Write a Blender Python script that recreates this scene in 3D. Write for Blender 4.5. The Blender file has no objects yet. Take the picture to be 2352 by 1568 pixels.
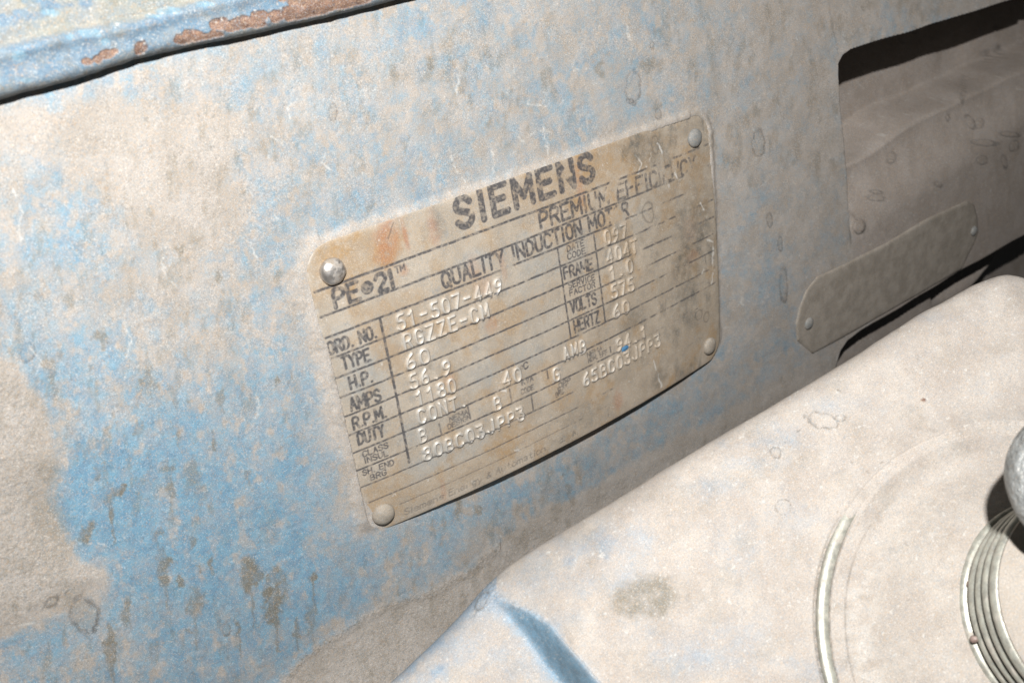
import bpy, bmesh, math
import numpy as np
from mathutils import Matrix, Vector

# ------------------------------------------------------------------ camera, world, flash
W = 0.152                      # width of the nameplate in metres; local units are plate widths
RC = np.array([[0.78817847, 0.14869756, -0.5972133], [-0.3573225, 0.9006366, -0.24733448],
               [0.50109412, 0.40834146, 0.76299536]])
TC = np.array([-0.35435877, -0.1523058, 1.65024253])
CL = -RC.T @ TC                # camera in (u right, v down, z into the wall)
F, CX, CY = 2258.0, 1176.0, 784.0


def P3(u, v, w):               # local (u, v down, w out of the wall) -> world metres
    return np.stack([np.asarray(u) * W, -np.asarray(w) * W, -np.asarray(v) * W], -1)


sc = bpy.context.scene
cam_d = bpy.data.cameras.new('camera')
cam = bpy.data.objects.new('camera', cam_d)
sc.collection.objects.link(cam)
rx = RC[0]; dn = RC[1]; fw = RC[2]
tw = lambda a: Vector((a[0], a[2], -a[1]))
right, up, back = tw(rx), -tw(dn), -tw(fw)
m = Matrix((right, up, back)).transposed().to_4x4()
m.translation = Vector(P3(CL[0], CL[1], -CL[2]))
cam.matrix_world = m
cam_d.sensor_width = 36; cam_d.lens = F / 2352 * 36
cam_d.clip_start = 0.005; cam_d.clip_end = 20
cam_d.dof.use_dof = True; cam_d.dof.focus_distance = 1.95 * W; cam_d.dof.aperture_fstop = 22
sc.camera = cam

wd = bpy.data.worlds.new("World"); sc.world = wd; wd.use_nodes = True
wd.node_tree.nodes['Background'].inputs[0].default_value = (0.85, 0.93, 1.0, 1)
wd.node_tree.nodes['Background'].inputs[1].default_value = 0.018
sc.view_settings.view_transform = 'Standard'; sc.view_settings.look = 'None'
sc.view_settings.gamma = 1; sc.view_settings.exposure = 0

fl = bpy.data.lights.new('camera_flash', 'AREA')
fl.shape = 'RECTANGLE'; fl.size = 0.012; fl.size_y = 0.007; fl.energy = 3.15; fl.color = (1.0, 0.988, 0.972)
flo = bpy.data.objects.new('camera_flash', fl); sc.collection.objects.link(flo)
fpos = m.translation + up * 0.102 + right * 0.000 + back * 0.085
aim = Vector(P3(0.6, 0.4, 0.0))
flo.location = fpos
flo.rotation_euler = (aim - fpos).to_track_quat('-Z', 'Y').to_euler()

# ------------------------------------------------------------------ numpy helpers
def ray(x, y):
    d = np.stack([(x - CX) / F, (y - CY) / F, np.ones_like(x)], -1) @ RC
    return d                                   # d in (u, v, z)


def toplane(x, y, p0, n):                      # photo direction -> point on a local plane
    x = np.asarray(x, float); y = np.asarray(y, float)
    d = ray(x, y); d = np.stack([d[..., 0], d[..., 1], -d[..., 2]], -1)
    C = np.array([CL[0], CL[1], -CL[2]])
    s = ((p0 - C) @ n) / (d @ n)
    return C + s[..., None] * d


def project(u, v, w):
    L = np.stack([u, v, -w], -1) @ RC.T + TC
    return L[..., 0] / L[..., 2] * F + CX, L[..., 1] / L[..., 2] * F + CY


_lat = {}
def vnoise(x, y, seed=0):
    if seed not in _lat:
        _lat[seed] = np.random.RandomState(seed).rand(256, 256)
    T = _lat[seed]
    xi = np.floor(x).astype(np.int64); yi = np.floor(y).astype(np.int64)
    fx = x - xi; fy = y - yi
    fx = fx * fx * (3 - 2 * fx); fy = fy * fy * (3 - 2 * fy)
    a = T[yi & 255, xi & 255]; b = T[yi & 255, (xi + 1) & 255]
    c = T[(yi + 1) & 255, xi & 255]; d = T[(yi + 1) & 255, (xi + 1) & 255]
    return (a * (1 - fx) + b * fx) * (1 - fy) + (c * (1 - fx) + d * fx) * fy


def fbm(x, y, oct=4, seed=0, gain=0.55):
    s = 0; a = 1; t = 0
    for o in range(oct):
        c, q = math.cos(o * 1.1 + .3), math.sin(o * 1.1 + .3)
        s = s + a * vnoise((x * c - y * q) * 2 ** o + 17.3 * o, (x * q + y * c) * 2 ** o + 9.1 * o, seed + o)
        t += a; a *= gain
    return s / t                                # 0..1, mean .5


def sstep(a, b, x):
    t = np.clip((x - a) / (b - a), 0, 1)
    return t * t * (3 - 2 * t)


def seg_dist(x, y, ax, ay, bx, by):
    dx, dy = bx - ax, by - ay
    L = dx * dx + dy * dy + 1e-12
    t = np.clip(((x - ax) * dx + (y - ay) * dy) / L, 0, 1)
    return np.hypot(x - ax - t * dx, y - ay - t * dy)


def line_dist(x, y, pts):
    d = np.full(x.shape, 1e9)
    for (ax, ay), (bx, by) in zip(pts[:-1], pts[1:]):
        d = np.minimum(d, seg_dist(x, y, ax, ay, bx, by))
    return d


def poly_sdf(x, y, pts):                        # positive inside
    pts = list(pts)
    d = line_dist(x, y, pts + [pts[0]])
    ins = np.zeros(x.shape, bool)
    n = len(pts)
    for i in range(n):
        ax, ay = pts[i]; bx, by = pts[(i + 1) % n]
        if ay == by: continue
        c = ((ay > y) != (by > y)) & (x < (bx - ax) * (y - ay) / (by - ay) + ax)
        ins ^= c
    return np.where(ins, d, -d)


def blob(x, y, cx, cy, rx, ry, rot=0, soft=.35, nz=0):
    c, s = math.cos(rot), math.sin(rot)
    X = ((x - cx) * c + (y - cy) * s) / rx; Y = (-(x - cx) * s + (y - cy) * c) / ry
    r = np.hypot(X, Y) + nz
    return 1 - sstep(1 - soft, 1 + soft, r)


def gridmap(x, y, rows, x0, y0, dx, dy):        # smooth interpolation in a coarse table
    T = np.array(rows, float)
    gx = np.clip((x - x0) / dx, 0, T.shape[1] - 1.001); gy = np.clip((y - y0) / dy, 0, T.shape[0] - 1.001)
    xi = gx.astype(int); yi = gy.astype(int); fx = gx - xi; fy = gy - yi
    fx = fx * fx * (3 - 2 * fx); fy = fy * fy * (3 - 2 * fy)
    return (T[yi, xi] * (1 - fx) + T[yi, xi + 1] * fx) * (1 - fy) + (T[yi + 1, xi] * (1 - fx) + T[yi + 1, xi + 1] * fx) * fy


# ------------------------------------------------------------------ mesh helpers
def grid_mesh(name, co, mat, parent, attrs=None, keep=None, flip=False, extra=None):
    """co: (ny, nx, 3) world points -> one mesh with shared grid vertices."""
    ny, nx = co.shape[:2]
    idx = np.arange(ny * nx).reshape(ny, nx)
    q = np.stack([idx[:-1, :-1], idx[1:, :-1], idx[1:, 1:], idx[:-1, 1:]], -1).reshape(-1, 4)
    if keep is not None: q = q[keep.reshape(-1)]
    if flip: q = q[:, ::-1]
    V = co.reshape(-1, 3)
    if extra is not None:
        V = np.vstack([V, extra[0]]); q = np.vstack([q, extra[1]])
    me = bpy.data.meshes.new(name)
    me.vertices.add(len(V)); me.vertices.foreach_set('co', V.astype(np.float32).ravel())
    me.loops.add(q.size); me.loops.foreach_set('vertex_index', q.astype(np.int32).ravel())
    me.polygons.add(len(q)); me.polygons.foreach_set('loop_start', np.arange(0, q.size, 4, dtype=np.int32))
    me.polygons.foreach_set('use_smooth', np.ones(len(q), bool))
    me.update(calc_edges=True)
    for an, arr in (attrs or {}).items():
        a = me.attributes.new(an, 'FLOAT_COLOR', 'POINT')
        A = np.zeros((len(V), 4), np.float32)
        for k, ch in enumerate(arr):
            A[:ny * nx, k] = np.clip(ch, 0, 1).ravel()
        a.data.foreach_set('color', A.ravel())
    me.materials.append(mat)
    ob = bpy.data.objects.new(name, me); sc.collection.objects.link(ob)
    if parent: ob.parent = parent
    return ob


def frame(n):                                   # orthonormal axes with z = n (world vector)
    n = Vector(n).normalized()
    a = Vector((1, 0, 0)) if abs(n.x) < .9 else Vector((0, 1, 0))
    x = (a - n * a.dot(n)).normalized(); y = n.cross(x)
    return x, y, n


def lathe(name, prof, origin, axis, mat, parent, seg=48, wob=0.0, seed=1, mats=None):
    """profile [(radius, height)] in metres turned about axis; small irregularities by wob."""
    x, y, z = frame(axis); o = Vector(origin)
    vs = []; rnd = np.random.RandomState(seed)
    ph = rnd.rand(6) * 6.28; am = rnd.rand(6)
    for r, h in prof:
        for k in range(seg):
            a = 2 * math.pi * k / seg
            ww = 1 + wob * sum(am[j] * math.sin((j + 2) * a + ph[j] + h * 900 * (j % 2)) for j in range(6)) / 3
            vs.append(o + x * (math.cos(a) * r * ww) + y * (math.sin(a) * r * ww) + z * h)
    fs = []
    for i in range(len(prof) - 1):
        for k in range(seg):
            k2 = (k + 1) % seg
            fs.append((i * seg + k, i * seg + k2, (i + 1) * seg + k2, (i + 1) * seg + k))
    fs.append(tuple(reversed(range(seg)))); fs.append(tuple((len(prof) - 1) * seg + k for k in range(seg)))
    me = bpy.data.meshes.new(name); me.from_pydata(vs, [], fs)
    me.polygons.foreach_set('use_smooth', np.ones(len(fs), bool))
    me.materials.append(mat)
    ob = bpy.data.objects.new(name, me); sc.collection.objects.link(ob)
    if parent: ob.parent = parent
    return ob


def empty(name, label, cat, loc):
    o = bpy.data.objects.new(name, None); sc.collection.objects.link(o)
    o.location = loc; o.empty_display_size = .02
    o['label'] = label; o['category'] = cat
    bpy.context.view_layer.update()
    return o


# ------------------------------------------------------------------ materials
class NT:
    def __init__(s, name):
        s.m = bpy.data.materials.new(name); s.m.use_nodes = True
        s.t = s.m.node_tree; s.n = s.t.nodes; s.b = s.n['Principled BSDF']
        s.co = s.n.new('ShaderNodeTexCoord').outputs['Object']
    def lk(s, a, b): s.t.links.new(a, b)
    def noise(s, scale, detail=3, rough=.55, dim='3D', stretch=None):
        n = s.n.new('ShaderNodeTexNoise'); n.inputs['Scale'].default_value = scale
        n.inputs['Detail'].default_value = detail; n.inputs['Roughness'].default_value = rough
        if stretch:
            mp = s.n.new('ShaderNodeMapping'); mp.inputs['Scale'].default_value = stretch
            s.lk(s.co, mp.inputs[0]); s.lk(mp.outputs[0], n.inputs['Vector'])
        else: s.lk(s.co, n.inputs['Vector'])
        return n.outputs[0]
    def vor(s, scale):
        n = s.n.new('ShaderNodeTexVoronoi'); n.inputs['Scale'].default_value = scale
        s.lk(s.co, n.inputs['Vector']); return n.outputs['Distance']
    def math(s, op, a, b=0.0, clamp=False):
        n = s.n.new('ShaderNodeMath'); n.operation = op; n.use_clamp = clamp
        for i, q in enumerate((a, b)):
            if isinstance(q, (int, float)): n.inputs[i].default_value = q
            else: s.lk(q, n.inputs[i])
        return n.outputs[0]
    def step(s, x, lo, hi, a=0.0, b=1.0):
        n = s.n.new('ShaderNodeMapRange'); n.interpolation_type = 'SMOOTHSTEP'
        s.lk(x, n.inputs[0]); n.inputs[1].default_value = lo; n.inputs[2].default_value = hi
        n.inputs[3].default_value = a; n.inputs[4].default_value = b
        return n.outputs[0]
    def mix(s, f, a, b):
        n = s.n.new('ShaderNodeMix'); n.data_type = 'RGBA'
        for i, q in ((0, f), (6, a), (7, b)):
            if isinstance(q, (int, float)): n.inputs[i].default_value = q
            elif isinstance(q, tuple): n.inputs[i].default_value = (*q, 1)
            else: s.lk(q, n.inputs[i])
        return n.outputs[2]
    def attr(s, name):
        a = s.n.new('ShaderNodeAttribute'); a.attribute_name = name
        sp = s.n.new('ShaderNodeSeparateColor'); s.lk(a.outputs['Color'], sp.inputs[0])
        return sp.outputs[0], sp.outputs[1], sp.outputs[2], a.outputs['Alpha']
    def bump(s, h, strength, dist, prev=None):
        n = s.n.new('ShaderNodeBump'); n.inputs['Strength'].default_value = strength
        n.inputs['Distance'].default_value = dist; s.lk(h, n.inputs['Height'])
        if prev is not None: s.lk(prev, n.inputs['Normal'])
        return n.outputs[0]


def speckle(t, col, amt=1.0):
    """grain of the dust: pale and dark specks well under a millimetre."""
    a = t.noise(4200, 1, .5); b = t.noise(2400, 1, .5); c = t.vor(1100)
    col = t.mix(t.step(a, .56, .74, 0, .38 * amt), col, (.74, .70, .64))
    col = t.mix(t.step(a, .46, .28, 0, .45 * amt), col, (.12, .115, .11))
    col = t.mix(t.step(b, .54, .74, 0, .42 * amt), col, (.42, .30, .20))
    col = t.mix(t.step(b, .46, .28, 0, .36 * amt), col, (.20, .25, .29))
    col = t.mix(t.step(c, .10, .03, 0, .35 * amt), col, (.85, .83, .78))
    return col


def dusty_paint(name, blue_a, blue_b, dust_a, dust_b, gr=1.0, rough=.5, chipc=(.20, .37, .47), bs=.35):
    """attribute masks: R bare paint, G brown stain, B rust, A lime; r2: R ring line, G fresh chip, B rough dust, A bare metal"""
    t = NT(name)
    bl, st, ru, li = t.attr('masks'); rg, chip, gran, met = t.attr('marks')
    n1 = t.noise(420, 4, .6); n2 = t.noise(95, 4, .6); n3 = t.noise(1100, 3, .6)
    nz = t.math('ADD', t.math('MULTIPLY', n1, .5), t.math('ADD', t.math('MULTIPLY', n2, .25), t.math('MULTIPLY', n3, .25)))
    dust = t.mix(t.step(n2, .35, .65), dust_a, dust_b)
    n4 = t.noise(210, 5, .7); dust = t.mix(t.step(n4, .52, .72, 0, .35), dust, tuple(c * k for c, k in zip(dust_a, (.80, .72, .62))))
    paint = t.mix(t.step(n1, .35, .65), blue_a, blue_b)
    f = t.math('ADD', bl, t.math('MULTIPLY', t.math('SUBTRACT', nz, .5), 1.1))
    f = t.step(f, -.05, 1.10)
    col = t.mix(t.math('MULTIPLY', f, .90), dust, paint)
    col = t.mix(t.math('MULTIPLY', st, t.step(n1, .30, .60, .45, 1.0)), col, (.150, .128, .088))
    rust = t.mix(t.step(n1, .35, .65), (.125, .066, .044), (.235, .135, .092)); rust = t.mix(t.step(n3, .55, .75), rust, (.09, .05, .04))
    col = t.mix(ru, col, rust)
    col = t.mix(chip, col, t.mix(t.step(n1, .35, .65), tuple(c * .75 for c in chipc), chipc))
    col = t.mix(t.math('MULTIPLY', li, t.step(n3, .3, .60, .15, .75)), col, (.60, .60, .57))
    col = t.mix(t.math('MULTIPLY', rg, t.step(n1, .30, .58, .30, .80)), col, (.075, .068, .06))
    col = speckle(t, col, gr)
    col = t.mix(met, col, (.43, .43, .39))
    t.lk(col, t.b.inputs['Base Color'])
    ro = t.mix(f, (.85,) * 3, (rough,) * 3)
    t.lk(t.mix(met, ro, (.38,) * 3), t.b.inputs['Roughness'])
    t.lk(t.math('MULTIPLY', met, .7), t.b.inputs['Metallic'])
    t.b.inputs['Specular IOR Level'].default_value = .35
    h = t.math('ADD', t.math('MULTIPLY', n3, .5), t.noise(2300, 2, .6))
    b1 = t.bump(h, bs, .00018)
    h2 = t.math('MULTIPLY', t.noise(900, 3, .7), gran)
    b2 = t.bump(h2, .8, .0006, b1)
    t.lk(b2, t.b.inputs['Normal'])
    return t.m


M_CASE = dusty_paint('dusty_blue_paint', (.075, .225, .360), (.13, .305, .430), (.328, .294, .257), (.392, .355, .318), 1.15)
M_LIP = dusty_paint('chipped_blue_paint', (.060, .150, .250), (.10, .205, .305), (.24, .245, .215), (.30, .285, .245), 1.1, .65)
M_BOX = dusty_paint('pale_dust_coat', (.15, .225, .31), (.21, .29, .37), (.365, .322, .284), (.425, .382, .338), .9, .5, (.155, .32, .46), .22)


def make_plate_mat():
    t = NT('dusty_stamped_aluminium')
    ink, st, ra, li = t.attr('masks'); rg, dk, red, cl = t.attr('marks')
    n1 = t.noise(380, 4, .6); n2 = t.noise(80, 4, .6); n3 = t.noise(1200, 3, .6)
    col = t.mix(t.step(n2, .36, .64), (.318, .270, .212), (.392, .338, .272))
    col = t.mix(t.math('MULTIPLY', cl, t.step(n1, .35, .6, .5, 1)), col, (.31, .312, .295))
    col = t.mix(t.step(n1, .52, .72, 0, .55), col, (.25, .25, .24))
    col = t.mix(t.math('MULTIPLY', st, t.step(n1, .3, .62, .35, 1)), col, (.330, .215, .105))
    col = t.mix(t.math('MULTIPLY', red, t.step(n1, .3, .62, .35, 1)), col, (.33, .15, .075))
    col = t.mix(t.math('MULTIPLY', dk, t.step(n1, .3, .62, .4, 1)), col, (.125, .115, .095))
    col = t.mix(t.math('MULTIPLY', li, t.step(n3, .3, .55, .3, 1)), col, (.62, .60, .56))
    col = speckle(t, col, .75)
    col = t.mix(t.math('MULTIPLY', rg, .6), col, (.08, .07, .06))
    col = t.mix(ra, col, (.62, .60, .56))
    inkc = t.mix(t.step(n3, .4, .7), (.040, .041, .048), (.105, .10, .10))
    col = t.mix(ink, col, inkc)
    t.lk(col, t.b.inputs['Base Color'])
    t.lk(t.math('MULTIPLY', ra, .55), t.b.inputs['Metallic'])
    t.lk(t.mix(ra, (.7,) * 3, (.42,) * 3), t.b.inputs['Roughness'])
    t.b.inputs['Specular IOR Level'].default_value = .4
    h = t.math('ADD', t.math('MULTIPLY', n3, .5), t.noise(2400, 2, .6))
    t.lk(t.bump(h, .35, .00016), t.b.inputs['Normal'])
    return t.m


M_PLATE = make_plate_mat()


def simple(name, a, b, rough=.6, metal=0.0, scale=400, gr=.8, bstr=.4, bd=.0002, dust=None, th=(.4, .6)):
    t = NT(name)
    n1 = t.noise(scale, 4, .6); n2 = t.noise(scale * 3, 3, .6)
    col = t.mix(t.step(n1, .36, .64), a, b)
    ro = t.step(n1, .3, .7, rough * .8, min(1, rough * 1.2))
    if dust:
        df = t.step(t.noise(scale * .45, 4, .65), *th)
        col = t.mix(df, col, dust)
        t.lk(t.math('MULTIPLY', t.math('SUBTRACT', 1.0, df), metal), t.b.inputs['Metallic'])
        ro = t.mix(df, (rough,) * 3, (.85,) * 3)
    else: t.b.inputs['Metallic'].default_value = metal
    if gr: col = speckle(t, col, gr)
    t.lk(col, t.b.inputs['Base Color']); t.lk(ro, t.b.inputs['Roughness'])
    t.lk(t.bump(n2, bstr, bd), t.b.inputs['Normal'])
    return t.m


M_RIVET_BRIGHT = simple('bright_worn_rivet', (.66, .63, .60), (.50, .46, .42), .38, .85, 300, .5, .35, .0002, (.27, .23, .185), (.46, .60))
M_RIVET = simple('dusty_rivet', (.26, .225, .18), (.31, .27, .22), .75, 0, 420, .8)
M_RIVET_GREY = simple('grey_dusty_rivet', (.19, .195, .19), (.24, .23, .21), .7, 0, 420, .8)
M_STRIP = simple('brown_dusty_strip', (.245, .213, .175), (.31, .272, .228), .75, 0, 160, .8)
M_HUB = simple('machined_steel', (.42, .42, .36), (.30, .295, .255), .42, .35, 500, .5, .25, .00015, (.40, .36, .31), (.52, .75))
M_BOX_PLAIN = simple('dusty_hub_face', (.31, .27, .225), (.37, .33, .285), .8, 0, 120, .8)
M_LUMP = simple('grey_galvanised', (.31, .32, .315), (.17, .175, .17), .5, .2, 260, .6, 1.0, .0008)

# ------------------------------------------------------------------ electric motor: casing
motor = empty('electric_motor', 'dusty blue electric motor frame carrying the stamped metal nameplate', 'electric motor', P3(.5, .3, 0).tolist())
MINV = motor.matrix_world.inverted()

HC = np.array([0.14343963, 0.11102463, 0.02561363, 0.01038921, -0.06520485, 0.05474422, -0.07151947, 0.00796594, -0.00497844])
ROW = dict(A=.0781, B=.1252, C=.1657, D=.2065, E=.2468, F=.2871, G=.3274, H=.3677, I=.4080, J=.4483, K=.4886, L=.5293)
VB = .6064


def plate_w(u, v):
    return (HC[0] * u * (1 - u) * v + HC[1] * u * (1 - u) * v * v + HC[2] * u * (1 - u) + HC[3] * u * (1 - u) * (1 - 2 * u) * v
            + HC[4] * v * v + HC[5] * u * v * v + HC[6] * v ** 3 + HC[7] * u * u * v + HC[8] * u * u)


def wall_w(u, v):
    vp = np.maximum(v, 0)
    w = -.0085 - .064 * vp ** 2 + .014 * np.exp(-((u - .62) / .34) ** 2 - ((v - .62) / .16) ** 2)
    x = np.maximum(v - (.80 + .05 * np.clip(u, -.5, 1.0) + .9 * np.clip(u - .95, 0, 3)), 0)
    fr = np.where(x < .30, 1.15 * x * x, 1.15 * .09 + .69 * (x - .30))
    w = w + .17 * np.tanh(fr / .17)
    # left hand cast boss
    return w


def march(x, y, wf, s0=.9, s1=5.5, n=90):
    d = ray(x, y); du, dv, dw = d[..., 0], d[..., 1], -d[..., 2]
    C = (CL[0], CL[1], -CL[2])
    S = np.full(x.shape, float(s1)); found = np.zeros(x.shape, bool)
    sp = s0; gp = C[2] + sp * dw - wf(C[0] + sp * du, C[1] + sp * dv)
    for s in np.linspace(s0, s1, n)[1:]:
        g = C[2] + s * dw - wf(C[0] + s * du, C[1] + s * dv)
        hit = (~found) & (gp > 0) & (g <= 0)
        S[hit] = sp + (s - sp) * gp[hit] / (gp[hit] - g[hit] + 1e-12)
        found |= hit; gp = g; sp = s
    for _ in range(3):
        e = 1e-4
        g = C[2] + S * dw - wf(C[0] + S * du, C[1] + S * dv)
        g2 = C[2] + (S + e) * dw - wf(C[0] + (S + e) * du, C[1] + (S + e) * dv)
        st = np.clip(-g * e / (g2 - g + 1e-15), -.03, .03)
        S = np.where(found, S + st, S)
    return C[0] + S * du, C[1] + S * dv, C[2] + S * dw, found


def axis(a, b, lo, hi, step, far=9):            # fine inside the view, coarser beyond it
    inner = np.arange(lo, hi + .01, step)
    left = np.arange(lo - far, a, -far)[::-1]; rightp = np.arange(hi + far, b, far)
    return np.concatenate([left, inner, rightp])


xs = axis(-260, 2640, -12, 2364, 2.55); ys = axis(-260, 1820, -12, 1580, 2.55)
xs = np.concatenate([xs[xs < 1906], np.arange(1906, 1966, 1.1), xs[xs > 1966]])
X, Y = np.meshgrid(xs, ys)
U, V, Wb, fnd = march(X, Y, wall_w)

WIN1 = [(2900, -180), (2600, -88), (2300, 7), (2184, 43), (1979, 106), (1950, 115), (1934, 128), (1926, 148), (1927, 180), (1932, 240), (1939, 320), (1946, 420), (1951, 520), (1956, 640), (2000, 760), (2900, 500)]
WIN2 = [(1908, 920), (1915, 869), (1921, 838), (1930, 806), (1946, 782), (1975, 761), (2030, 731), (2110, 684), (2218, 617), (2352, 541), (2470, 470), (2900, 220), (2900, 1500), (1890, 1500)]


def top1(x): return np.interp(x, [1900, 1979, 2184, 2300, 2600, 2900], [128, 106, 43, 7, -88, -180])


wig = (fbm(X / 90, Y / 90, 2, 5) - .5) * 4
sd1 = poly_sdf(X + wig, Y + wig, WIN1)
t1 = (Y - top1(X)) / np.interp(X, [1930, 2352, 2640], [400, 265, 215])
tt = t1 + (fbm(X / 130, Y / 130, 2, 31) - .5) * .08
dep1 = .20 - .03 * np.clip(tt, 0, 1) - .125 * sstep(.60, .73, tt) - .045 * sstep(.74, 1.15, tt)
dep1 = np.maximum(dep1, 0) * sstep(1.5, 1.1, tt)
dep1 = dep1 + .012 * np.exp(-((X - 2330) / 40) ** 2) * sstep(.8, .4, tt)
H = -dep1 * sstep(-1, 5, sd1) * (t1 < 3)
# soft swell along the top edge of the recess
H += .008 * np.exp(-np.abs(top1(X) - Y) / 50) * sstep(1895, 1960, X) * (sd1 < 2)
sd2 = poly_sdf(X + wig, Y + wig, WIN2)
lowstep = sstep(2184, 2190, X - (Y - 670) * .2)
dep2 = .078 + .035 * lowstep
ridge = np.exp(-(line_dist(X, Y, [(2240, 700), (2352, 620), (2500, 520)]) / 26) ** 2)
dep2 = dep2 + .09 * sstep(2245, 2262, X + (Y - 715) * .9)
H = H - dep2 * sstep(-1, 7, sd2)
H = H + .03 * ridge * (sd2 > 8)
# droplet of paint run at the edge of the recess
drop = blob(X, Y, 1974, 520, 13, 15, .3, .5) + .7 * blob(X, Y, 1961, 500, 8, 14, -.6, .6)
H += .006 * np.clip(drop, 0, 1)
# cast boss at the left edge of the view with coarse dust lying on it
bossd = poly_sdf(X + (fbm(X / 70, Y / 70, 3, 8) - .5) * 30, Y, [(-400, 760), (-20, 815), (40, 850), (80, 905), (100, 1000), (92, 1080), (70, 1140), (82, 1205), (125, 1255), (170, 1290), (235, 1330), (170, 1372), (60, 1420), (-400, 1560)])
H += .006 * sstep(-90, 70, bossd)
H -= .006 * blob(X, Y, 108, 1190, 60, 90, -.35, .9)
# shallow casting undulations, flats and swells
H += .010 * (fbm(X / 320, Y / 320, 2, 11) - .5) + .0016 * (fbm(X / 80, Y / 80, 2, 12) - .5)
# bank of dust packed against the top and left edges of the nameplate
dl = line_dist(U, V, [(-.001, .575), (-.001, .055), (.02, .015), (.055, 0)])
dt = line_dist(U, V, [(.05, -.001), (.96, -.001)])
inpl_ = (U > .005) & (U < .999) & (V > .005) & (V < VB)
nb = fbm(U * 60, V * 60, 3, 21)
qx = np.abs(U - .5) - (.5 - .052); qy = np.abs(V - VB / 2) - (VB / 2 - .052)
sdr = .052 - np.hypot(np.maximum(qx, 0), np.maximum(qy, 0)) - np.minimum(np.maximum(qx, qy), 0)
side = np.where(U < .06, 1.0, np.where(U > .94, .55, .9)) * sstep(VB - .005, VB - .05, V)
out_ = np.maximum(-sdr, 0)
wdt = np.where(U < .04, .015, .008)
bank = np.exp(-(out_ / (wdt + .008 * (nb - .5))) ** 2) * (sdr < .007) * side
bankc = np.exp(-(out_ / (wdt * 1.5)) ** 2) * sstep(VB + .01, VB - .04, V) * np.where(U < .1, .95, .6)
H += .0082 * np.clip(bank, 0, 1.1) * (.88 + .24 * nb)
# little casting pits and lumps
H += .0005 * sstep(.62, .80, fbm(X / 16, Y / 16, 2, 41)) - .0004 * sstep(.66, .8, fbm(X / 11, Y / 13, 2, 43))
inside_pl = (U > .03) & (U < .97) & (V > .03) & (V < VB - .02)
H = np.where(inside_pl, np.minimum(H, .002), H)

PX, PY = project(U, V, Wb + H)
BL = [
 [4,4,4,4,4,4,5,5,5,5,5,5,3,3,4,4,3,3,2,1,1,2,2,2,2],
 [5,5,5,5,5,5,4,4,4,4,5,5,4,4,4,4,4,3,3,2,3,4,4,4,4],
 [6,6,6,5,4,4,4,4,3,3,4,5,4,5,4,4,3,3,3,2,2,2,2,2,2],
 [1,1,1,1,2,2,3,3,3,4,4,4,4,5,4,3,2,2,2,2,1,1,1,1,1],
 [3,6,4,1,1,2,4,4,4,4,5,5,4,4,3,2,2,2,3,2,1,1,1,1,1],
 [4,6,6,3,1,3,6,6,6,6,6,5,4,4,3,3,3,3,3,3,1,1,1,2,2],
 [4,6,6,4,2,3,6,5,5,5,5,4,4,4,3,3,3,3,4,2,1,2,3,3,3],
 [4,4,4,3,3,3,4,3,3,3,3,3,3,3,3,3,3,3,4,2,2,1,1,2,2],
 [5,6,6,4,2,2,5,4,3,3,3,3,3,3,3,3,3,3,4,3,1,1,1,1,2],
 [1,6,7,5,5,5,7,5,3,3,3,3,3,3,3,3,4,4,4,3,1,1,1,1,1],
 [0,4,5,6,6,6,6,5,3,3,3,3,3,3,3,4,5,5,4,3,1,0,0,0,0],
 [0,1,8,7,7,7,6,7,4,4,4,4,5,6,6,5,4,3,2,1,0,0,0,0,0],
 [0,2,9,8,7,7,7,7,4,5,6,6,6,5,3,1,0,0,0,0,0,0,0,0,0],
 [0,1,7,7,7,7,7,8,7,6,6,4,1,0,0,0,0,0,0,0,0,0,0,0,0],
 [1,2,3,6,7,7,7,7,7,5,2,0,0,0,0,0,0,0,0,0,0,0,0,0,0],
 [5,5,4,5,6,6,6,6,3,0,0,0,0,0,0,0,0,0,0,0,0,0,0,0,0],
 [5,5,5,5,5,6,5,1,0,0,0,0,0,0,0,0,0,0,0,0,0,0,0,0,0]]
wx = (fbm(PX / 90, PY / 90, 3, 51) - .5) * 110; wy = (fbm(PX / 90, PY / 90, 3, 61) - .5) * 110
blue = np.array(gridmap(PX + wx, PY + wy, BL, 0, 0, 98, 98)) / 9
blue = blue * (.84 + .30 * sstep(650, 1100, PY) * sstep(1000, 600, PX)) * (1 - .18 * sstep(1500, 1900, PX))
blue = blue * .97 + (fbm(PX / 34, PY / 44, 4, 71) - .5) * .70 + (fbm(PX / 9, PY / 12, 3, 75) - .5) * .38
blue -= .38 * sstep(.56, .74, fbm(PX / 22, PY / 30, 4, 79)) * sstep(0, .5, blue)
# sharp drifts of dust: under the lip (left) and along the foot of the wall
edge_dust = poly_sdf(PX + wx * .35, PY + wy * .35, [(-400, 330), (0, 262), (140, 250), (205, 232), (300, 228), (420, 215), (520, 225), (560, 300), (540, 400), (600, 470), (470, 640), (330, 560), (230, 420), (160, 400), (120, 330), (50, 320), (-400, 400)])
blue -= .30 * sstep(-16, 40, edge_dust)
foot = poly_sdf(PX + wx * .25, PY + wy * .25, [(540, 1700), (690, 1510), (800, 1440), (905, 1388), (1000, 1352), (1090, 1300), (1200, 1205), (1330, 1130), (1460, 1065), (1600, 985), (1800, 880), (2000, 840), (2000, 1700)])
blue -= .55 * sstep(-14, 16, foot)
lowleft = poly_sdf(PX + wx * .3, PY + wy * .3, [(-400, 800), (30, 838), (90, 930), (105, 1060), (95, 1170), (140, 1255), (190, 1300), (240, 1320), (230, 1345), (130, 1395), (40, 1440), (-400, 1560)])
blue -= .9 * sstep(-24, 20, lowleft)
blue -= .55 * bankc
blue *= 1 - .8 * sstep(4, 20, np.maximum(sd1, sd2))
blue = np.clip(blue, 0, 1)

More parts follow.
